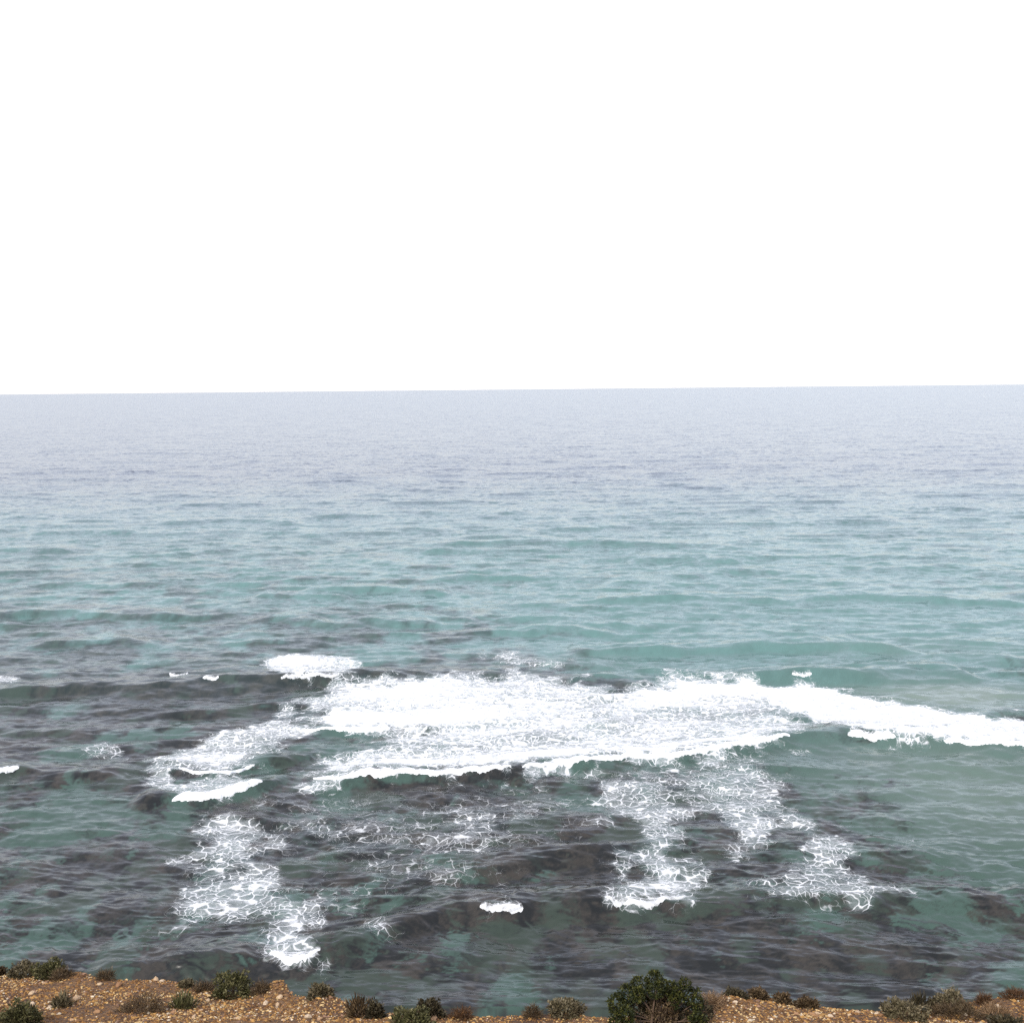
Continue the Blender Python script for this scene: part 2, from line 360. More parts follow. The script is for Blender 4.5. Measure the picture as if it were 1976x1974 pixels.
# thicker (+) and thinner (-) places in the foam
BOOST = [
    (-17.25, 128.77, 9.6, 2.54, 0.45),
    (-14.67, 141.62, 7.72, 5.6, 0.22),
    (-4.56, 131.8, 5.88, 3.54, 0.2),
    (-9.59, 112.61, 10.1, 1.31, 0.35),
    (8.56, 115.08, 8.56, 1.36, 0.4),
    (21.15, 118.21, 5.26, 1.26, 0.35),
    (28.26, 142.63, 8.38, 3.61, 0.4),
    (18.99, 136.74, 4.71, 3.32, 0.2),
    (12.26, 145.33, 5.01, 2.14, -0.45),
    (20.72, 130.52, 5.15, 1.95, -0.3),
    (30.45, 130.63, 3.22, 2.17, -0.25),
    (-8.31, 118.92, 6.51, 1.82, -0.15),
    (3.63, 122.28, 4.25, 1.91, -0.15),
    (-25.24, 141.99, 2.83, 3.58, -0.2),
    (36.84, 125.77, 4.33, 1.41, -0.3),
    (47.06, 123.04, 4.83, 1.16, -0.25),
    (-16.6, 75.29, 1.53, 1.52, 0.35),
    (-24.4, 92.97, 1.88, 2.27, 0.15),
    (-20.85, 83.72, 2.55, 2.31, 0.15),
    (12.0, 85.85, 2.16, 2.43, 0.3),
    (10.3, 82.6, 2.5, 0.91, 0.3),
    (22.18, 96.52, 2.41, 2.44, 0.25),
    (26.49, 89.58, 1.79, 2.11, 0.2),
    (-30.45, 115.2, 5.2, 1.71, 0.2),
    (-32.09, 159.28, 3.95, 2.88, 0.2),
]
# rolls of white water on breaking crests: (label, points, width, height)
ROLLS = [
    ('bright toe of the main breaker across the middle', [(-20.51, 107.89), (-17.62, 106.68), (-13.45, 107.45), (-10.31, 108.26), (-7.06, 108.09), (-3.56, 108.54), (-0.32, 109.3)], 1.6, 0.3),
    ('white curling front of the main breaker below the foam band', [(0.78, 109.67), (6.04, 110.89), (12.33, 112.88), (17.35, 112.64), (20.37, 113.83), (24.75, 115.83), (30.8, 119.23)], 1.7, 0.35),
    ('white breaker front at the right edge', [(47.11, 117.0), (50.64, 115.73), (55.01, 114.96), (62.01, 115.41)], 1.6, 0.3),
    ('falling white lip in the middle of the green wave', [(37.33, 119.29), (39.49, 118.61), (42.21, 117.99)], 1.4, 0.35),
    ('thick white front of the small breaker on the left', [(-32.93, 101.89), (-29.17, 102.13), (-27.02, 103.76), (-25.1, 105.64)], 3.0, 0.6),
    ('white lip at the foot of the slanting foam streak', [(-35.5, 112.07), (-32.67, 109.94), (-29.8, 109.49), (-27.47, 112.36)], 1.2, 0.25),
    ('white edge above the dark notch in the foam band', [(-25.58, 125.67), (-19.64, 123.6), (-14.5, 124.23)], 1.2, 0.22),
    ('small white breaker at the left edge beside dark green water', [(-56.36, 109.64), (-53.31, 110.15), (-51.84, 111.31)], 1.3, 0.4),
    ('white tip of the lower left foam field', [(-17.29, 72.99), (-15.71, 71.91), (-14.64, 72.11), (-13.7, 72.83)], 1.1, 0.2),
    ('small white crest alone on the near dark wave', [(-2.68, 78.47), (-1.72, 77.97), (-0.53, 77.83), (0.54, 78.32)], 0.9, 0.12),
    ('thin white crest where the centre foam streak meets the near wave', [(6.68, 79.31), (8.67, 79.17), (10.69, 79.26), (13.25, 80.23)], 0.9, 0.2),
    ('little white cap on the long dark wave', [(-42.14, 145.64), (-40.99, 145.11), (-40.03, 145.55)], 0.8, 0.12),
    ('smaller white cap left of the cap on the dark wave', [(-48.55, 151.13), (-46.97, 150.1), (-45.8, 151.41)], 0.8, 0.12),
    ('tiny white cap on the green wave at the right', [(37.71, 145.48), (38.91, 145.13), (40.36, 145.21)], 0.8, 0.12),
    ('thin white line on the crest beneath the isolated foam patch', [(-31.47, 145.2), (-27.95, 145.52), (-23.74, 146.13)], 0.6, 0.15),
]

wave_rng = np.random.default_rng(21)
CHOP = []
for k in range(46):
    lam = 1.3 * (11.0 / 1.3) ** (k / 45.0)
    ang = wave_rng.normal(0.10, 0.38)
    CHOP.append((lam, math.sin(ang), math.cos(ang), wave_rng.uniform(0, 6.283), 0.027 * (0.7 + 0.6 * wave_rng.random())))

def sea_z(x, y, cell):
    z = np.zeros_like(x)
    wx = (fbm(x / 23, y / 23, 3, 2) - 0.5) * 9; wy = (fbm(x / 19, y / 19, 5, 2) - 0.5) * 7
    gust = 0.55 + 0.9 * fbm(x / 26, y / 17, 9, 3)
    for lam, sx, sy, ph, st in CHOP:
        wgt = sstep(2.2, 4.5, lam / cell)
        if not wgt.any(): continue
        t = np.sin((x + wx) * sx * 6.2832 / lam + (y + wy) * sy * 6.2832 / lam + ph)
        z += wgt * gust * st * lam / 6.2832 * (t + 0.35 * t * t - 0.175)
    # wind ripples with sharp, broken crests
    for i, (lx, ly, A) in enumerate(((13.0, 4.4, 0.14), (6.0, 2.2, 0.13), (3.0, 1.15, 0.115), (1.5, 0.65, 0.092), (0.85, 0.42, 0.048))):
        u_, v_ = x + 0.32 * y * (0.4 if i else 0.2), y + 0.10 * x
        n_ = vnoise((u_ + wx * 0.5) / lx, (v_ + wy * 0.4) / ly, 601 + i) * 0.7 + vnoise(u_ / lx * 1.9 + 7, v_ / ly * 1.7, 631 + i) * 0.3
        z += A * gust * (1.08 - np.sqrt((2 * n_ - 1) ** 2 + 0.012)) ** 1.4 * sstep(1.2, 2.6, ly / cell)
    # swell: short-crested humps travelling toward the shore
    far = sstep(95, 150, y)
    for i, (lam, A, tilt) in enumerate(((27.0, 0.50, 0.03), (17.0, 0.34, -0.05), (41.0, 0.60, 0.0), (11.0, 0.18, 0.06))):
        ph = (y + tilt * x + (fbm(x / 55, y / 40, 30 + i, 2) - 0.5) * 34) / lam
        ph = ph + i * 0.37
        fr = ph - np.floor(ph)                       # 0..1, crest steep on the near side
        prof = np.exp(-((fr - 0.30) / np.where(fr < 0.30, 0.048, 0.22)) ** 2)
        pk = sstep(0.48, 0.76, fbm(x / 26 + i * 9, y / 15, 50 + i, 3))
        z += (0.25 + 0.75 * far) * A * pk * prof * sstep(1.5, 4.0, lam / cell)
    for pts, a, lf, lb in CRESTS:
        px = [p[0] for p in pts]; py = [p[1] for p in pts]
        span = px[-1] - px[0]
        jit = (fbm(x / 5.0, y / 30, 71, 3) - 0.5) * 1.2
        dd = np.interp(x, px, py) + jit - y
        endf = sstep(px[0] - 0.08 * span, px[0] + 0.10 * span, x) * (1 - sstep(px[-1] - 0.10 * span, px[-1] + 0.08 * span, x))
        am = a * endf * (0.6 + 0.8 * fbm(x / 7.0, y / 60, 77, 3))
        z += am * np.where(dd < 0, np.exp(-(dd / lb) ** 2), np.exp(-(np.maximum(dd, 0) / lf) ** 2))
    return z

def poly_sd(x, y, poly):
    """signed distance, positive inside"""
    d2 = np.full(x.shape, 1e18); ins = np.zeros(x.shape, dtype=bool); n = len(poly)
    for i in range(n):
        (ax, ay), (bx, by) = poly[i], poly[(i + 1) % n]
        ex, ey = bx - ax, by - ay
        t = np.clip(((x - ax) * ex + (y - ay) * ey) / (ex * ex + ey * ey + 1e-12), 0, 1)
        d2 = np.minimum(d2, (x - ax - t * ex) ** 2 + (y - ay - t * ey) ** 2)
        c = (ay > y) != (by > y)
        with np.errstate(divide='ignore', invalid='ignore'):
            ins ^= c & (x < ax + (y - ay) * ex / (ey if ey else 1e-12))
    return np.where(ins, 1, -1) * np.sqrt(d2)

def build_sea():
    NR, NC = 780, 1040
    tn = np.concatenate([np.linspace(0.0008, 0.60, NR - 30), np.linspace(0.61, 2.2, 30)])[::-1]
    yr = CAM_H / tn                                     # rows closer together near the shore
    u = np.linspace(-0.62, 0.62, NC)
    X = (yr[:, None] * u[None, :]); Y = np.repeat(yr[:, None], NC, 1)
    cell = np.repeat(np.maximum(np.gradient(yr), yr * (u[1] - u[0]))[:, None], NC, 1)
    x, y, c = X.ravel(), Y.ravel(), cell.ravel()
    Z = sea_z(x, y, c).reshape(X.shape)
    Z[yr > 3000] = 0
    gy = np.gradient(Z, axis=0) / np.gradient(yr)[:, None]
    gx = np.gradient(Z, axis=1) / (yr * (u[1] - u[0]))[:, None]

    # ---- what is under the water, seen through the moving surface
    k = 1.6 * sstep(900, 200, Y)
    bx = (X + k * gx * 1.5).ravel(); by = (Y + k * gy * 2.2).ravel()
    def blobs(tab):
        b = np.zeros_like(bx)
        for (cx, cy, rx, ry, v) in tab:
            q = ((bx - cx) / rx) ** 2 + ((by - cy) / ry) ** 2
            mk = q < 9
            b[mk] += v * np.exp(-q[mk] * 1.1)
        return b
    wpx = (fbm(bx / 6, by / 6, 91, 2) - 0.5) * 5; wpy = (fbm(bx / 6, by / 6, 97, 2) - 0.5) * 5
    f = fbm((bx + wpx) / 5.5, (by + wpy) / 7.0, 101, 6, 0.62)
    nearf = sstep(108, 82, by)
    f = f + (fbm((bx + wpx * 0.4) / 2.2, (by + wpy * 0.4) / 2.7, 111, 5, 0.62) - f) * nearf * 0.8
    bias = blobs(REEF_AND_FACE_SHADE)
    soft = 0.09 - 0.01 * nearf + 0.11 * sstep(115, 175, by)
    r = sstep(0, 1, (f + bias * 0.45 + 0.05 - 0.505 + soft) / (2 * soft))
    r *= sstep(340, 175, by)
    tex = fbm(bx / 1.5, by / 1.9, 131, 5, 0.7); moss = fbm(bx / 3.1, by / 3.7, 137, 4, 0.6)
    def C(*v): return np.array(v)[None, :]
    deep, teal, green = C(0.042, 0.062, 0.090), C(0.098, 0.188, 0.178), C(0.045, 0.081, 0.066)
    def mixc(a, b, t): return a + (b - a) * t[:, None]
    base = mixc(np.repeat(teal, len(bx), 0), deep, sstep(210, 560, by + (f - 0.5) * 130))
    base = mixc(base, green, sstep(175, 95, by + (f - 0.5) * 40))
    base *= (0.82 + 0.36 * tex)[:, None]
    pale = np.clip(blobs(PALE), 0, 1)
    base = mixc(base, C(0.150, 0.200, 0.172), pale)
    reefc = mixc(np.repeat(C(0.008, 0.0075, 0.009), len(bx), 0), C(0.040, 0.033, 0.028), sstep(0.34, 0.76, tex))
    reefc = mixc(reefc, C(0.034, 0.050, 0.038), sstep(0.50, 0.68, moss) * 0.8)
    base = mixc(base, reefc, r * (0.92 - 0.22 * sstep(115, 200, by)))  # reef tone also paints the dark wave faces

    # ---- foam cover
    rag = (fbm(x / 2.6, y / 3.2, 151, 4, 0.6) - 0.5)
    best = np.zeros_like(x); who = np.full(x.shape, -1)
    for i, (nm, lb, dens, soft, poly) in enumerate(FOAM):
        p = np.array(poly); lo = p.min(0) - 3 * soft; hi = p.max(0) + 3 * soft
        mk = (x > lo[0]) & (x < hi[0]) & (y > lo[1]) & (y < hi[1])
        sdv = poly_sd(x[mk], y[mk], poly)
        dv = dens * sstep(-soft, soft, sdv + rag[mk] * soft * 3.2)
        b = best[mk]; w = who[mk]; up_ = dv > b
        b[up_] = dv[up_]; w[up_] = i; best[mk] = b; who[mk] = w
    for (cx, cy, rx, ry, v) in BOOST:
        best += np.where(best > 0.05, v * np.exp(-(((x - cx) / rx) ** 2 + ((y - cy) / ry) ** 2)), 0)
    best = np.clip(best, 0, 1.3)
    base = mixc(base, C(0.12, 0.22, 0.22), sstep(0.2, 1.1, best) * 0.5)

    idx = np.arange(NR * NC).reshape(NR, NC)
    quads = np.stack([idx[:-1, :-1], idx[:-1, 1:], idx[1:, 1:], idx[1:, :-1]], -1).reshape(-1, 4)
    V = np.stack([x, y, Z.ravel()], 1)
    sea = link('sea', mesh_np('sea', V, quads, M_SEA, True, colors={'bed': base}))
    tag(sea, 'green and slate sea over dark reef, running out to a level horizon', 'sea', 'structure')

    fmax = best[quads].max(1)
    fwho = who[quads[np.arange(len(quads)), best[quads].argmax(1)]]
    for i, (nm, lb, dens, soft, poly) in enumerate(FOAM):
        q = quads[(fwho == i) & (fmax > 0.07)]
        if not len(q): continue
        used, inv = np.unique(q, return_inverse=True)
        v = V[used].copy(); v[:, 2] += 0.03
        o = link(nm, mesh_np(nm, v, inv.reshape(-1, 4), M_FOAM, True, attrs={'foam': best[used]}))
        tag(o, lb, 'sea foam', 'stuff', 'patches of white water')

build_sea()

def build_roll(label, pts, width, height, seed):
    pts = np.array(pts); n = max(8, int((pts[-1, 0] - pts[0, 0]) / 0.09))
    xs = np.linspace(pts[0, 0], pts[-1, 0], n)
    yc = np.interp(xs, pts[:, 0], pts[:, 1])
    t = (xs - xs[0]) / (xs[-1] - xs[0])
    taper = np.minimum(1, np.minimum(t, 1 - t) / 0.12) ** 0.7
    w = width * (0.5 + 0.9 * fbm(xs / 2.2, xs * 0 + seed, 201, 3)) * taper
    NA = 18
    s = np.linspace(0, 1, NA)                            # 0 = toe of the roll, 1 = trailing edge
    toe = 0.15 * taper + (fbm(xs / 0.7, xs * 0 + seed * 3.1, 211, 4, 0.65) - 0.5) * 1.0
    X = np.repeat(xs[:, None], NA, 1)
    Yv = (yc - toe)[:, None] + (w[:, None] + 0.3) * s[None, :]
    X = X + (vnoise(X / 0.5, Yv / 0.4, seed) - 0.5) * 0.06
    base = sea_z(X.ravel(), Yv.ravel(), np.full(X.size, 0.3)).reshape(X.shape)
    prof = np.where(s < 0.25, np.sqrt(np.clip(s / 0.25, 0, 1)), np.exp(-((s - 0.25) / 0.33) ** 2))[None, :]
    lump = 0.5 + 1.0 * fbm(X.ravel() / 0.42, Yv.ravel() / 0.38, 223 + seed, 4, 0.6).reshape(X.shape)
    Zv = base + 0.05 + 0.5 * height * taper[:, None] * prof * lump - (s[None, :] < 0.01) * 0.12
    top = 1.25 if width > 1.0 else 1.0                   # small caps are thinner, broken foam
    dens = np.repeat(np.where(s < 0.3, top, top - (top - 0.2) * (s - 0.3) / 0.7)[None, :], n, 0)
    idx = np.arange(n * NA).reshape(n, NA)
    q = np.stack([idx[:-1, :-1], idx[1:, :-1], idx[1:, 1:], idx[:-1, 1:]], -1).reshape(-1, 4)
    o = link('breaker_foam', mesh_np('breaker_foam', np.stack([X.ravel(), Yv.ravel(), Zv.ravel()], 1), q, M_FOAM, True, attrs={'foam': dens.ravel()}))
    tag(o, label, 'wave foam', 'stuff', 'white crests of breaking waves')

for i, (lb, pts, w, h) in enumerate(ROLLS): build_roll(lb, pts, w, h, i + 1)

# ------------------------------------------------------------------ clifftop
RIM = np.array([
    (-4.802, 8.493),
    (-4.122, 8.31),
    (-3.802, 8.151),
    (-3.507, 8.077),
    (-3.219, 7.908),
    (-2.91, 7.818),
    (-2.712, 7.809),
    (-2.408, 7.703),
    (-2.045, 7.492),
    (-1.853, 7.713),
    (-1.848, 7.449),
    (-1.808, 7.766),
    (-1.717, 7.617),
    (-1.601, 7.337),
    (-1.431, 7.215),
    (-1.347, 7.148),
    (-1.213, 7.095),
    (-1.021, 6.861),
    (-0.801, 6.737),
    (-0.46, 6.681),
    (-0.126, 6.695),
    (0.143, 6.74),
    (0.314, 6.79),
    (0.542, 6.667),
    (0.872, 6.64),
    (1.294, 6.763),
    (1.396, 6.936),
    (1.601, 7.081),
    (1.78, 7.089),
    (1.956, 6.957),
    (2.071, 6.877),
    (2.175, 6.77),
    (2.356, 6.704),
    (2.652, 6.778),
    (2.98, 6.913),
    (3.252, 7.056),
    (3.475, 7.109),
    (3.957, 7.185),
])
MOUNDS = [
    (-1.728, 7.495, 0.1, 0.07),
    (-1.302, 7.052, 0.14, 0.06),
    (1.394, 6.759, 0.13, 0.07),
    (-3.363, 7.973, 0.12, 0.05),
]                                         # small clods of earth on the rim: x, y, radius, height

def rim_y(x):
    y = np.interp(x, RIM[:, 0], RIM[:, 1])
    out = np.maximum(np.abs(x) - 4.6, 0)
    y = y + np.minimum(out, 8) / 8 * (fbm(x / 5, x * 0, 301, 3) - 0.5) * 5
    return y + (fbm(x / 0.25, x * 0 + 3, 303, 3) - 0.5) * 0.10

def ground_z(x, y):
    z = 38.3 - 0.347 * np.clip(y, -3, 60)
    z = z + (fbm(x / 0.7, y / 0.7, 311, 4) - 0.5) * 0.10
    for mx, my, mr, mh in MOUNDS: z = z + mh * np.exp(-(((x - mx) / mr) ** 2 + ((y - my) / (mr * 1.2)) ** 2))
    return z

def build_cliff():
    fine = np.arange(-6.5, 6.5, 0.05); o1 = 6.5 * (60 / 6.5) ** (np.arange(1, 41) / 40)
    xs = np.concatenate([-o1[::-1], fine, o1]); n = len(xs)
    ry = rim_y(xs)
    rows = []
    for yy in np.concatenate([np.linspace(-30, 4.5, 20), np.linspace(4.7, 6.0, 16)]):
        y = np.minimum(np.full(n, yy), ry - 1.2); rows.append(np.stack([xs, y, ground_z(xs, y)], 1))
    for t in np.linspace(0, 1, 60)[1:]:
        y0 = np.minimum(6.0, ry - 1.2); y = y0 + (ry - y0) * t
        rows.append(np.stack([xs, y, ground_z(xs, y)], 1))
    zr = rows[-1][:, 2]
    for k, (dy, dz) in enumerate(((0.05, 0.03), (0.10, 0.10), (0.15, 0.25), (0.22, 0.55), (0.35, 1.2))):
        rows.append(np.stack([xs, ry + dy, zr - dz], 1))
    for k in range(1, 41):
        f = k / 40; z = zr - 1.2 - f * (zr + 2.5)
        y = ry + 0.35 + f * 9 + (fbm(xs / 4, z / 3, 321, 4) - 0.5) * 3.0 * min(1, f * 6)
        rows.append(np.stack([xs, y, z], 1))
    V = np.concatenate(rows); R = len(rows)
    idx = np.arange(R * n).reshape(R, n)
    q = np.stack([idx[:-1, :-1], idx[:-1, 1:], idx[1:, 1:], idx[1:, :-1]], -1).reshape(-1, 4)
    o = link('clifftop', mesh_np('clifftop', V, q, M_GROUND, True))
    return tag(o, 'stony ochre clifftop edge along the bottom, above the sea', 'cliff', 'structure')

cliff = build_cliff()

# icosahedron for stone chips
ph = (1 + 5 ** 0.5) / 2
ICO_V = np.array([(-1, ph, 0), (1, ph, 0), (-1, -ph, 0), (1, -ph, 0), (0, -1, ph), (0, 1, ph), (0, -1, -ph), (0, 1, -ph), (ph, 0, -1), (ph, 0, 1), (-ph, 0, -1), (-ph, 0, 1)]) / math.sqrt(1 + ph * ph)
ICO_F = np.array([(0, 11, 5), (0, 5, 1), (0, 1, 7), (0, 7, 10), (0, 10, 11), (1, 5, 9), (5, 11, 4), (11, 10, 2), (10, 7, 6), (7, 1, 8), (3, 9, 4), (3, 4, 2), (3, 2, 6), (3, 6, 8), (3, 8, 9), (4, 9, 5), (2, 4, 11), (6, 2, 10), (8, 6, 7), (9, 8, 1)])

OCT_V = np.array([(1, 0, 0), (-1, 0, 0), (0, 1, 0), (0, -1, 0), (0, 0, 1), (0, 0, -1)], dtype=float)
OCT_F = np.array([(0, 2, 4), (2, 1, 4), (1, 3, 4), (3, 0, 4), (2, 0, 5), (1, 2, 5), (3, 1, 5), (0, 3, 5)])

def stone_tint(n, rich, r):
    pal = np.array([(0.50, 0.35, 0.165), (0.37, 0.205, 0.065), (0.20, 0.10, 0.036), (0.10, 0.05, 0.022), (0.60, 0.50, 0.36), (0.25, 0.15, 0.10)])
    w = np.array([0.20, 0.26, 0.25, 0.17, 0.06, 0.06]); pick = r.choice(6, n, p=w)
    dark = r.random(n) > rich
    pick = np.where(dark & (pick % 4 == 0), 2, pick)
    return pal[pick] * r.uniform(0.75, 1.2, (n, 1))

def build_gravel():
    r = np.random.default_rng(5); N = 170000
    x = r.uniform(-5.6, 5.6, N); y = r.uniform(5.9, 10.4, N)
    ry = rim_y(x)
    keep = (y < ry + 0.02) & (y > ry - 2.6) & (np.abs(x) < 0.56 * y + 0.3)
    bare = fbm(x / 0.55, y / 0.4, 401, 3)
    keep &= (bare > 0.33) | (r.random(N) < 0.35)
    x, y, bare = x[keep], y[keep], bare[keep]; n = len(x)
    size = np.clip(np.exp(r.normal(math.log(0.0068), 0.34, n)), 0.0032, 0.020)
    rot = r.uniform(0, 6.283, n)
    rad = r.uniform(0.5, 1.35, (n, 6, 1))
    P = OCT_V[None] * rad * size[:, None, None] * np.stack([r.uniform(0.8, 1.5, n), r.uniform(0.7, 1.1, n), r.uniform(0.45, 0.8, n)], 1)[:, None, :]
    ca, sa = np.cos(rot)[:, None], np.sin(rot)[:, None]
    Q = np.stack([P[..., 0] * ca - P[..., 1] * sa + x[:, None], P[..., 0] * sa + P[..., 1] * ca + y[:, None], P[..., 2] + (ground_z(x, y) + size * 0.25)[:, None]], -1)
    F = (OCT_F[None] + (np.arange(n) * 6)[:, None, None]).reshape(-1, 3)
    tint = np.repeat(stone_tint(n, np.clip((bare - 0.30) * 3.2, 0.1, 1), r), 6, 0)
    o = link('gravel', mesh_np('gravel', Q.reshape(-1, 3), F, M_STONE, False, colors={'tint': tint}))
    tag(o, 'cream and brown limestone chips strewn over the clifftop soil', 'gravel', 'stuff')
build_gravel()

STONES = [
    (-2.698, 7.78, 0.027),
    (-2.646, 7.761, 0.021),
    (1.893, 6.598, 0.033),
    (-3.521, 7.755, 0.021),
    (-3.47, 7.42, 0.027),
    (-2.908, 7.601, 0.03),
    (-3.063, 7.223, 0.03),
    (-3.321, 7.109, 0.024),
    (1.299, 6.758, 0.021),
    (-0.525, 6.561, 0.03),
    (-1.66, 7.274, 0.024),
    (-0.979, 6.688, 0.024),
    (2.18, 6.627, 0.021),
    (3.181, 6.859, 0.024),
    (-2.993, 7.089, 0.0172),
    (-2.129, 6.972, 0.0139),
    (-3.375, 6.823, 0.016),
    (-2.824, 6.657, 0.0183),
    (-1.638, 7.098, 0.0201),
    (-3.154, 7.006, 0.0226),
    (-2.275, 6.867, 0.0205),
    (-3.296, 6.894, 0.0196),
    (-3.065, 7.643, 0.0225),
    (-2.395, 6.893, 0.0227),
    (-1.807, 6.683, 0.0175),
    (-1.727, 7.134, 0.0233),
    (-1.598, 7.369, 0.0147),
    (-2.873, 6.686, 0.0179),
    (-2.174, 7.304, 0.0187),
    (-2.725, 7.275, 0.0195),
    (-2.093, 6.709, 0.0206),
    (-1.355, 6.722, 0.0239),
    (-2.11, 7.45, 0.0225),
    (-1.27, 6.675, 0.0193),
    (-1.993, 7.392, 0.0222),
    (-2.304, 7.327, 0.0139),
    (-1.492, 6.609, 0.0142),
    (-1.736, 7.17, 0.0148),
    (-2.777, 6.862, 0.0226),
    (-3.407, 7.037, 0.0137),
    (2.697, 6.602, 0.0206),
    (3.162, 6.53, 0.0216),
    (1.95, 6.712, 0.0182),
    (1.409, 6.697, 0.0166),
    (2.514, 6.663, 0.0136),
    (2.978, 6.596, 0.0213),
    (3.023, 6.574, 0.0171),
    (2.293, 6.525, 0.0182),
    (2.368, 6.529, 0.0211),
    (2.29, 6.589, 0.0193),
    (1.794, 6.649, 0.0214),
    (2.304, 6.553, 0.0133),
    (2.104, 6.551, 0.0134),
    (2.471, 6.521, 0.0137),
    (2.511, 6.569, 0.0189),
    (1.976, 6.519, 0.0194),
]
def build_stones():
    r = np.random.default_rng(11); meshes = []
    for k in range(6):
        v = ICO_V * r.uniform(0.75, 1.2, (12, 1)) * np.array([1.25, 0.9, 0.62])
        c = np.array([(0.44, 0.31, 0.19), (0.50, 0.39, 0.27), (0.30, 0.17, 0.085), (0.38, 0.24, 0.13), (0.47, 0.34, 0.21), (0.24, 0.13, 0.065)])[k]
        meshes.append(mesh_np('stone', v, ICO_F, M_STONE, False, colors={'tint': np.repeat(c[None], 12, 0)}))
    for i, (x, y, s) in enumerate(STONES):
        o = link('stone', meshes[i % 6], cliff)
        o.location = (x, y, float(ground_z(np.array([x]), np.array([y]))[0]) + s * 0.3)
        o.rotation_euler = (r.uniform(-.3, .3), r.uniform(-.3, .3), r.uniform(0, 6.28)); o.scale = (s, s, s * r.uniform(0.7, 1.1))
build_stones()

# ------------------------------------------------------------------ shrubs
PAL = {  # (leaf tints)
    'olive': ((0.060, 0.060, 0.022), (0.095, 0.092, 0.036), (0.14, 0.128, 0.058)),
    'grey': ((0.085, 0.070, 0.036), (0.125, 0.105, 0.058), (0.18, 0.150, 0.090)),
    'brown': ((0.054, 0.035, 0.018), (0.088, 0.059, 0.031), (0.13, 0.090, 0.047)),
    'rust': ((0.085, 0.042, 0.018), (0.12, 0.062, 0.026), (0.065, 0.034, 0.016)),
    'straw': ((0.22, 0.14, 0.075), (0.17, 0.105, 0.055), (0.27, 0.18, 0.10)),
    'green': ((0.014, 0.020, 0.005), (0.034, 0.040, 0.009), (0.070, 0.072, 0.014)),
    'dark': ((0.026, 0.022, 0.011), (0.050, 0.040, 0.020), (0.078, 0.064, 0.034)),
}

def leaves(centres, dirs, per, length, width, pal, r, spread=0.75):
    """clusters of narrow leaves: centres (n,3), dirs (n,3)"""
    n = len(centres); k = n * per
    c = np.repeat(centres, per, 0); d = np.repeat(dirs, per, 0)
    d = d + r.normal(0, spread, (k, 3)); d[:, 2] += 0.25; d /= np.linalg.norm(d, axis=1)[:, None] + 1e-9
    L = length * r.uniform(0.6, 1.25, k)[:, None]; W = width * r.uniform(0.7, 1.3, k)[:, None]
    side = np.cross(d, r.normal(0, 1, (k, 3))); side /= np.linalg.norm(side, axis=1)[:, None] + 1e-9
    c = c + r.normal(0, length * 0.25, (k, 3))
    V = np.stack([c, c + d * L * 0.55 + side * W, c + d * L, c + d * L * 0.5 - side * W], 1).reshape(-1, 3)
    F = np.arange(k * 4).reshape(-1, 4)
    p = np.array(PAL[pal]); cl = p[r.integers(0, 3, n)] * r.uniform(0.75, 1.3, (n, 1))
    t = np.repeat(cl, per, 0) * r.uniform(0.75, 1.25, (k, 1))
    return V, F, np.repeat(t, 4, 0)

def tube(p0, p1, p2, r0, r1, sides=5, seg=5):
    ts = np.linspace(0, 1, seg + 1); V = []
    for t in ts:
        c = (1 - t) ** 2 * p0 + 2 * t * (1 - t) * p1 + t * t * p2; R = r0 + (r1 - r0) * t
        for a in range(sides): V.append(c + R * np.array([math.cos(6.2832 * a / sides), math.sin(6.2832 * a / sides), 0.0]))
    F = [(s * sides + a, s * sides + (a + 1) % sides, (s + 1) * sides + (a + 1) % sides, (s + 1) * sides + a) for s in range(seg) for a in range(sides)]
    return np.array(V), np.array(F)

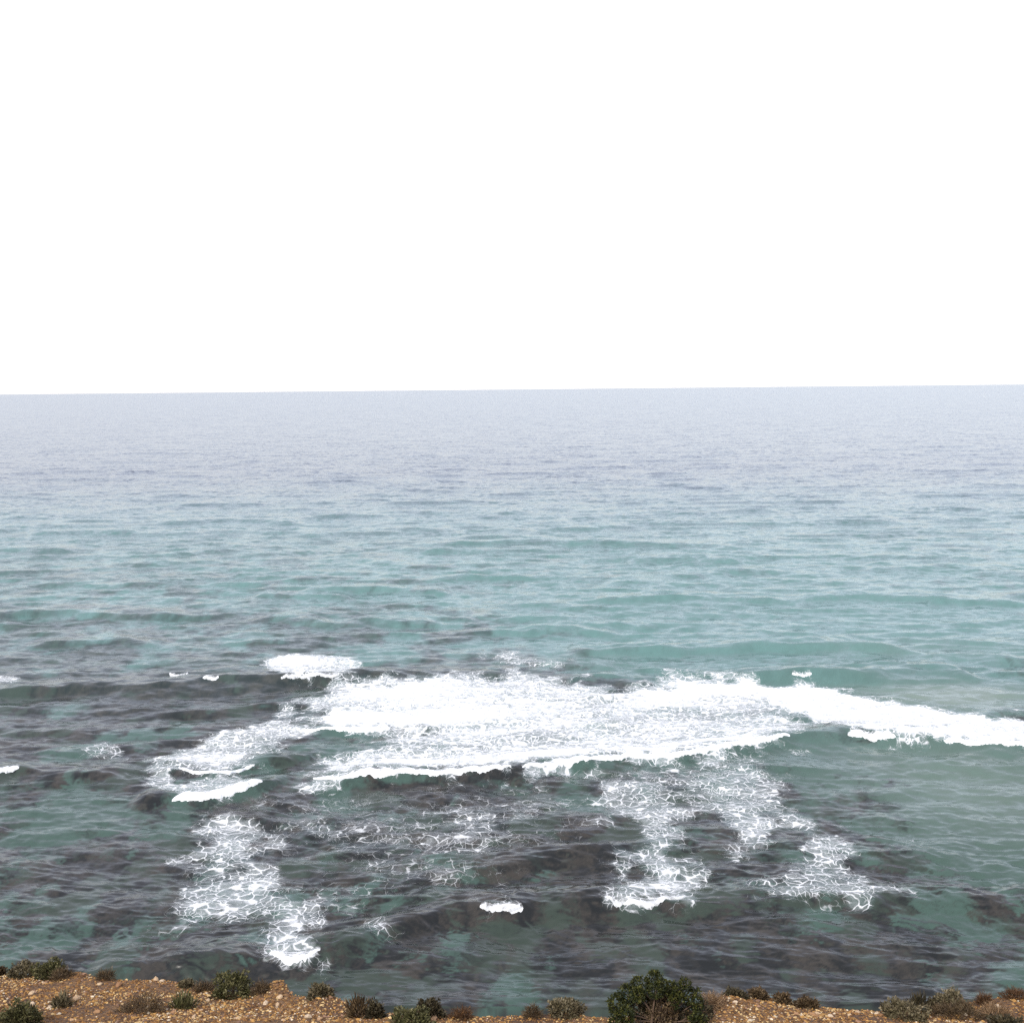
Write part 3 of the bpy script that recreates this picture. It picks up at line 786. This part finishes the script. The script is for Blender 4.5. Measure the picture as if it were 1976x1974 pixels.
def shrub(name, label, cat, x, y, w, h, pal, form, seed, lobes=None):
    r = np.random.default_rng(seed)
    root = bpy.data.objects.new(name, None); col.objects.link(root); root.empty_display_size = 0.1
    z = float(ground_z(np.array([x]), np.array([y]))[0])
    root.location = (x, y, z - 0.01); tag(root, label, cat, group='shrubs along the cliff edge')
    if form == 'lobed':
        cs, ds, fin = [], [], []
        for (lx, ly, lz, lr, lp) in lobes:
            m_ = int(380 * (lr / 0.09) ** 2)
            dd = r.normal(0, 1, (m_, 3)); dd /= np.linalg.norm(dd, axis=1)[:, None]
            rr = lr * r.uniform(0.45, 1.0, (m_, 1)) ** 0.5
            c = np.array([lx, ly, lz]) + dd * rr * np.array([1, 1, 0.92])
            up_ = c[:, 2] > 0.0; c, dd = c[up_], dd[up_]
            fin.append(leaves(c, dd, 5, 0.019, 0.0042, lp, r, 0.8)); ds.append(np.array([lx, ly, lz]))
        tips = ds
    else:
        nclus = int({'mound': 900, 'tuft': 240, 'fuzz': 620}[form] * (max(w, 0.12) * max(h, 0.10) / 0.06) ** 0.75)
        nclus = max(60, min(nclus, 2400))
        dd = r.normal(0, 1, (nclus, 3)); dd[:, 2] = np.abs(dd[:, 2]) * 1.1 - 0.12; dd /= np.linalg.norm(dd, axis=1)[:, None]
        az = np.arctan2(dd[:, 1], dd[:, 0])
        lump = 0.80 + 0.20 * np.sin(az * 3 + r.uniform(0, 6)) * np.sin(dd[:, 2] * 5 + r.uniform(0, 6)) + 0.10 * np.sin(az * 7 + r.uniform(0, 6))
        kn = r.normal(0, 1, (14, 3)); kn[:, 2] = np.abs(kn[:, 2]); kn /= np.linalg.norm(kn, axis=1)[:, None]
        near = (dd @ kn.T).max(1); lump *= 0.80 + 0.25 * sstep(0.80, 0.97, near)
        rr = (lump * r.uniform(0.35, 1.0, nclus) ** 0.35)[:, None]
        dep = min(w * 0.5, 0.35)
        c = dd * rr * np.array([w / 2, dep, h]); c[:, 2] = np.maximum(c[:, 2], 0.005)
        L = {'mound': 0.022, 'tuft': 0.060, 'fuzz': 0.042}[form]; Wd = {'mound': 0.0055, 'tuft': 0.0040, 'fuzz': 0.0016}[form]
        dirs = dd.copy()
        if form == 'tuft': dirs[:, 2] += 0.8
        fin = [leaves(c, dirs, 5, L, Wd, pal, r, {'mound': 0.6, 'tuft': 0.35, 'fuzz': 0.8}[form])]
        if form == 'mound':                                   # a few dead twigs and dry leaves low down
            lo = c[c[:, 2] < h * 0.45][:60]
            if len(lo): fin.append(leaves(lo, lo * 0 + np.array([0, 0, 0.3]), 4, 0.035, 0.002, 'brown', r, 0.8))
        tips = list(c[r.integers(0, nclus, 9)] * 0.85)
    V, F, T, o = [], [], [], 0
    for v, f, t in fin: V.append(v); F.append(f + o); T.append(t); o += len(v)
    link('foliage', mesh_np('foliage', np.concatenate(V), np.concatenate(F), M_LEAF, False, colors={'tint': np.concatenate(T)}), root)
    V, F, o = [], [], 0
    for tp in tips:
        b = np.array([r.normal(0, w * 0.05), r.normal(0, w * 0.04), -0.02]); mid = b * 0.6 + np.array(tp) * 0.4 + np.array([0, 0, 0.15 * h])
        v, f = tube(b, mid, np.array(tp), 0.006 + 0.010 * min(w, 1), 0.002); V.append(v); F.append(f + o); o += len(v)
    link('stem', mesh_np('stem', np.concatenate(V), np.concatenate(F), M_BARK, True), root)
    return root

BIG_LOBES = [
    (-0.015, 0.1, 0.246, 0.055, 'green'),
    (-0.11, 0.08, 0.224, 0.055, 'green'),
    (-0.198, 0.06, 0.174, 0.06, 'green'),
    (-0.266, 0.02, 0.135, 0.057, 'green'),
    (-0.137, -0.06, 0.242, 0.045, 'green'),
    (-0.03, -0.05, 0.263, 0.045, 'green'),
    (0.081, 0.02, 0.228, 0.045, 'green'),
    (0.155, 0.0, 0.272, 0.036, 'green'),
    (0.177, 0.02, 0.198, 0.042, 'green'),
    (0.238, 0.0, 0.221, 0.022, 'green'),
    (0.019, 0.0, 0.262, 0.042, 'green'),
    (-0.229, -0.14, 0.157, 0.057, 'green'),
    (0.102, -0.02, 0.183, 0.05, 'green'),
    (0.228, 0.0, 0.147, 0.042, 'green'),
    (0.276, 0.0, 0.091, 0.055, 'dark'),
    (0.015, 0.0, 0.099, 0.095, 'brown'),
    (-0.101, 0.06, 0.087, 0.075, 'dark'),
    (0.182, 0.04, 0.039, 0.08, 'dark'),
    (-0.272, -0.1, 0.089, 0.047, 'green'),
    (-0.055, 0.08, 0.098, 0.06, 'green'),
    (0.082, 0.1, 0.13, 0.065, 'dark'),
    (0.222, -0.1, 0.089, 0.055, 'green'),
]
SHRUBS = [
    ('cushion_shrub', 'tiny brown cushion plant cut by the left edge, on the rim', 'shrub', -4.11, 8.257, 0.121, 0.074, 'brown', 'mound'),
    ('spreading_shrub', 'low spreading grey-olive shrub on the rim, touching the taller far-left bush', 'shrub', -3.854, 8.144, 0.285, 0.128, 'grey', 'mound'),
    ('leafy_bush', 'far-left upright olive bush with a dark hollow underneath', 'bush', -3.585, 8.003, 0.274, 0.17, 'olive', 'mound'),
    ('dry_shrub', 'rusty brown dry plant tucked under the far-left olive bush', 'shrub', -3.452, 7.9, 0.183, 0.061, 'brown', 'fuzz'),
    ('dry_tuft', 'small rounded brown tuft alone on the rim near the left', 'plant', -3.086, 7.815, 0.13, 0.063, 'brown', 'fuzz'),
    ('low_plant', 'thin olive mat on the rim left of the round bush', 'plant', -2.437, 7.662, 0.112, 0.055, 'grey', 'mound'),
    ('low_plant', 'flat brown mat touching the left foot of the round bush', 'plant', -2.277, 7.57, 0.153, 0.055, 'brown', 'fuzz'),
    ('leafy_bush', 'round dark olive bush standing alone on the rim against dark water', 'bush', -2.045, 7.445, 0.354, 0.183, 'olive', 'mound'),
    ('dry_shrub', 'brown dry shrub right of the round bush, beside an earth mound', 'shrub', -1.821, 7.414, 0.157, 0.057, 'brown', 'fuzz'),
    ('cushion_shrub', 'small grey-olive cushion on the rim behind the second earth mound', 'shrub', -1.349, 7.104, 0.197, 0.103, 'grey', 'mound'),
    ('leafy_bush', 'olive shrub cut by the bottom edge in the left corner', 'bush', -3.159, 6.573, 0.27, 0.163, 'olive', 'mound'),
    ('dry_shrub', 'sprawling brown and purple-grey dry shrub lying on the stones', 'shrub', -2.5, 6.894, 0.333, 0.074, 'brown', 'fuzz'),
    ('green_tuft', 'small green tuft among stones below the round bush', 'plant', -2.275, 7.079, 0.145, 0.079, 'olive', 'tuft'),
    ('dry_tuft', 'thin dry tuft on the stones behind the left corner shrub', 'plant', -3.082, 7.037, 0.107, 0.055, 'grey', 'tuft'),
    ('spiky_shrub', 'spiky dark brown shrub left of its green neighbour, bottom left of centre', 'shrub', -1.032, 6.761, 0.146, 0.125, 'brown', 'tuft'),
    ('leafy_shrub', 'dark green shrub right against the spiky brown one', 'shrub', -0.914, 6.7, 0.141, 0.121, 'dark', 'mound'),
    ('leafy_bush', 'grey-green shrub cut by the bottom edge, left of centre', 'bush', -0.661, 6.409, 0.313, 0.125, 'olive', 'mound'),
    ('leafy_bush', 'dark olive shrub behind the cut-off grey-green one', 'bush', -0.567, 6.64, 0.213, 0.121, 'dark', 'mound'),
    ('low_plant', 'low rust-brown growth on the rim at the bottom centre', 'plant', -0.36, 6.625, 0.153, 0.055, 'rust', 'fuzz'),
    ('cushion_shrub', 'faint brown cushion left of the grey rim shrub near the big bush', 'shrub', 0.1, 6.673, 0.107, 0.075, 'brown', 'fuzz'),
    ('cushion_shrub', 'grey-olive two-humped rim shrub left of the big green bush', 'shrub', 0.314, 6.728, 0.274, 0.106, 'grey', 'mound'),
    ('large_bush', 'biggest bush, bright green lobed crown with dark brown twiggy heart', 'bush', 0.886, 6.438, 0.77, 0.307, 'green', 'lobed'),
    ('dry_shrub', 'pale brown dry shrub against the right side of the big bush', 'shrub', 1.258, 6.698, 0.157, 0.107, 'straw', 'fuzz'),
    ('low_plant', 'flat dark mat on the rim between dry shrub and brown cushions', 'plant', 1.457, 6.923, 0.189, 0.055, 'dark', 'mound'),
    ('cushion_shrub', 'rounded brown cushion, leftmost of three in a row right of the big bush', 'shrub', 1.635, 7.023, 0.145, 0.074, 'brown', 'mound'),
    ('cushion_shrub', 'middle and narrowest of three brown cushions right of the big bush', 'shrub', 1.784, 6.965, 0.125, 0.068, 'brown', 'mound'),
    ('cushion_shrub', 'rightmost and widest of three brown cushions right of the big bush', 'shrub', 1.929, 6.915, 0.183, 0.07, 'brown', 'mound'),
    ('spreading_shrub', 'wide grey-olive shrub with dark hollow, left of the tall right dome', 'shrub', 2.431, 6.481, 0.338, 0.123, 'grey', 'mound'),
    ('spiky_shrub', 'thin dark twigs sticking up behind the wide grey-olive shrub', 'shrub', 2.606, 6.715, 0.128, 0.084, 'dark', 'tuft'),
    ('dome_shrub', 'tall dome-shaped grey-brown shrub on the rim near the right edge', 'shrub', 2.811, 6.714, 0.294, 0.147, 'grey', 'mound'),
    ('low_plant', 'red-brown low plants at the foot of the right dome shrub', 'plant', 2.812, 6.56, 0.37, 0.07, 'brown', 'fuzz'),
    ('rust_plant', 'small rust-red tuft on the rim right of the dome shrub', 'plant', 3.14, 6.954, 0.106, 0.055, 'rust', 'fuzz'),
    ('rust_plant', 'rust-brown fringe on the rim at the right edge', 'plant', 3.393, 7.018, 0.208, 0.055, 'rust', 'fuzz'),
    ('dry_tuft', 'fuzzy pale straw tuft in front of the rim near the right edge', 'plant', 3.028, 6.551, 0.179, 0.086, 'straw', 'fuzz'),
    ('leafy_bush', 'grey shrub cut by the bottom right corner', 'bush', 2.985, 6.265, 0.274, 0.086, 'dark', 'mound'),
]
for i, (name, label, cat, x, y, w, h, pal, form) in enumerate(SHRUBS):
    shrub(name, label, cat, x, y, w, h, pal, form, 900 + i, BIG_LOBES if form == 'lobed' else None)
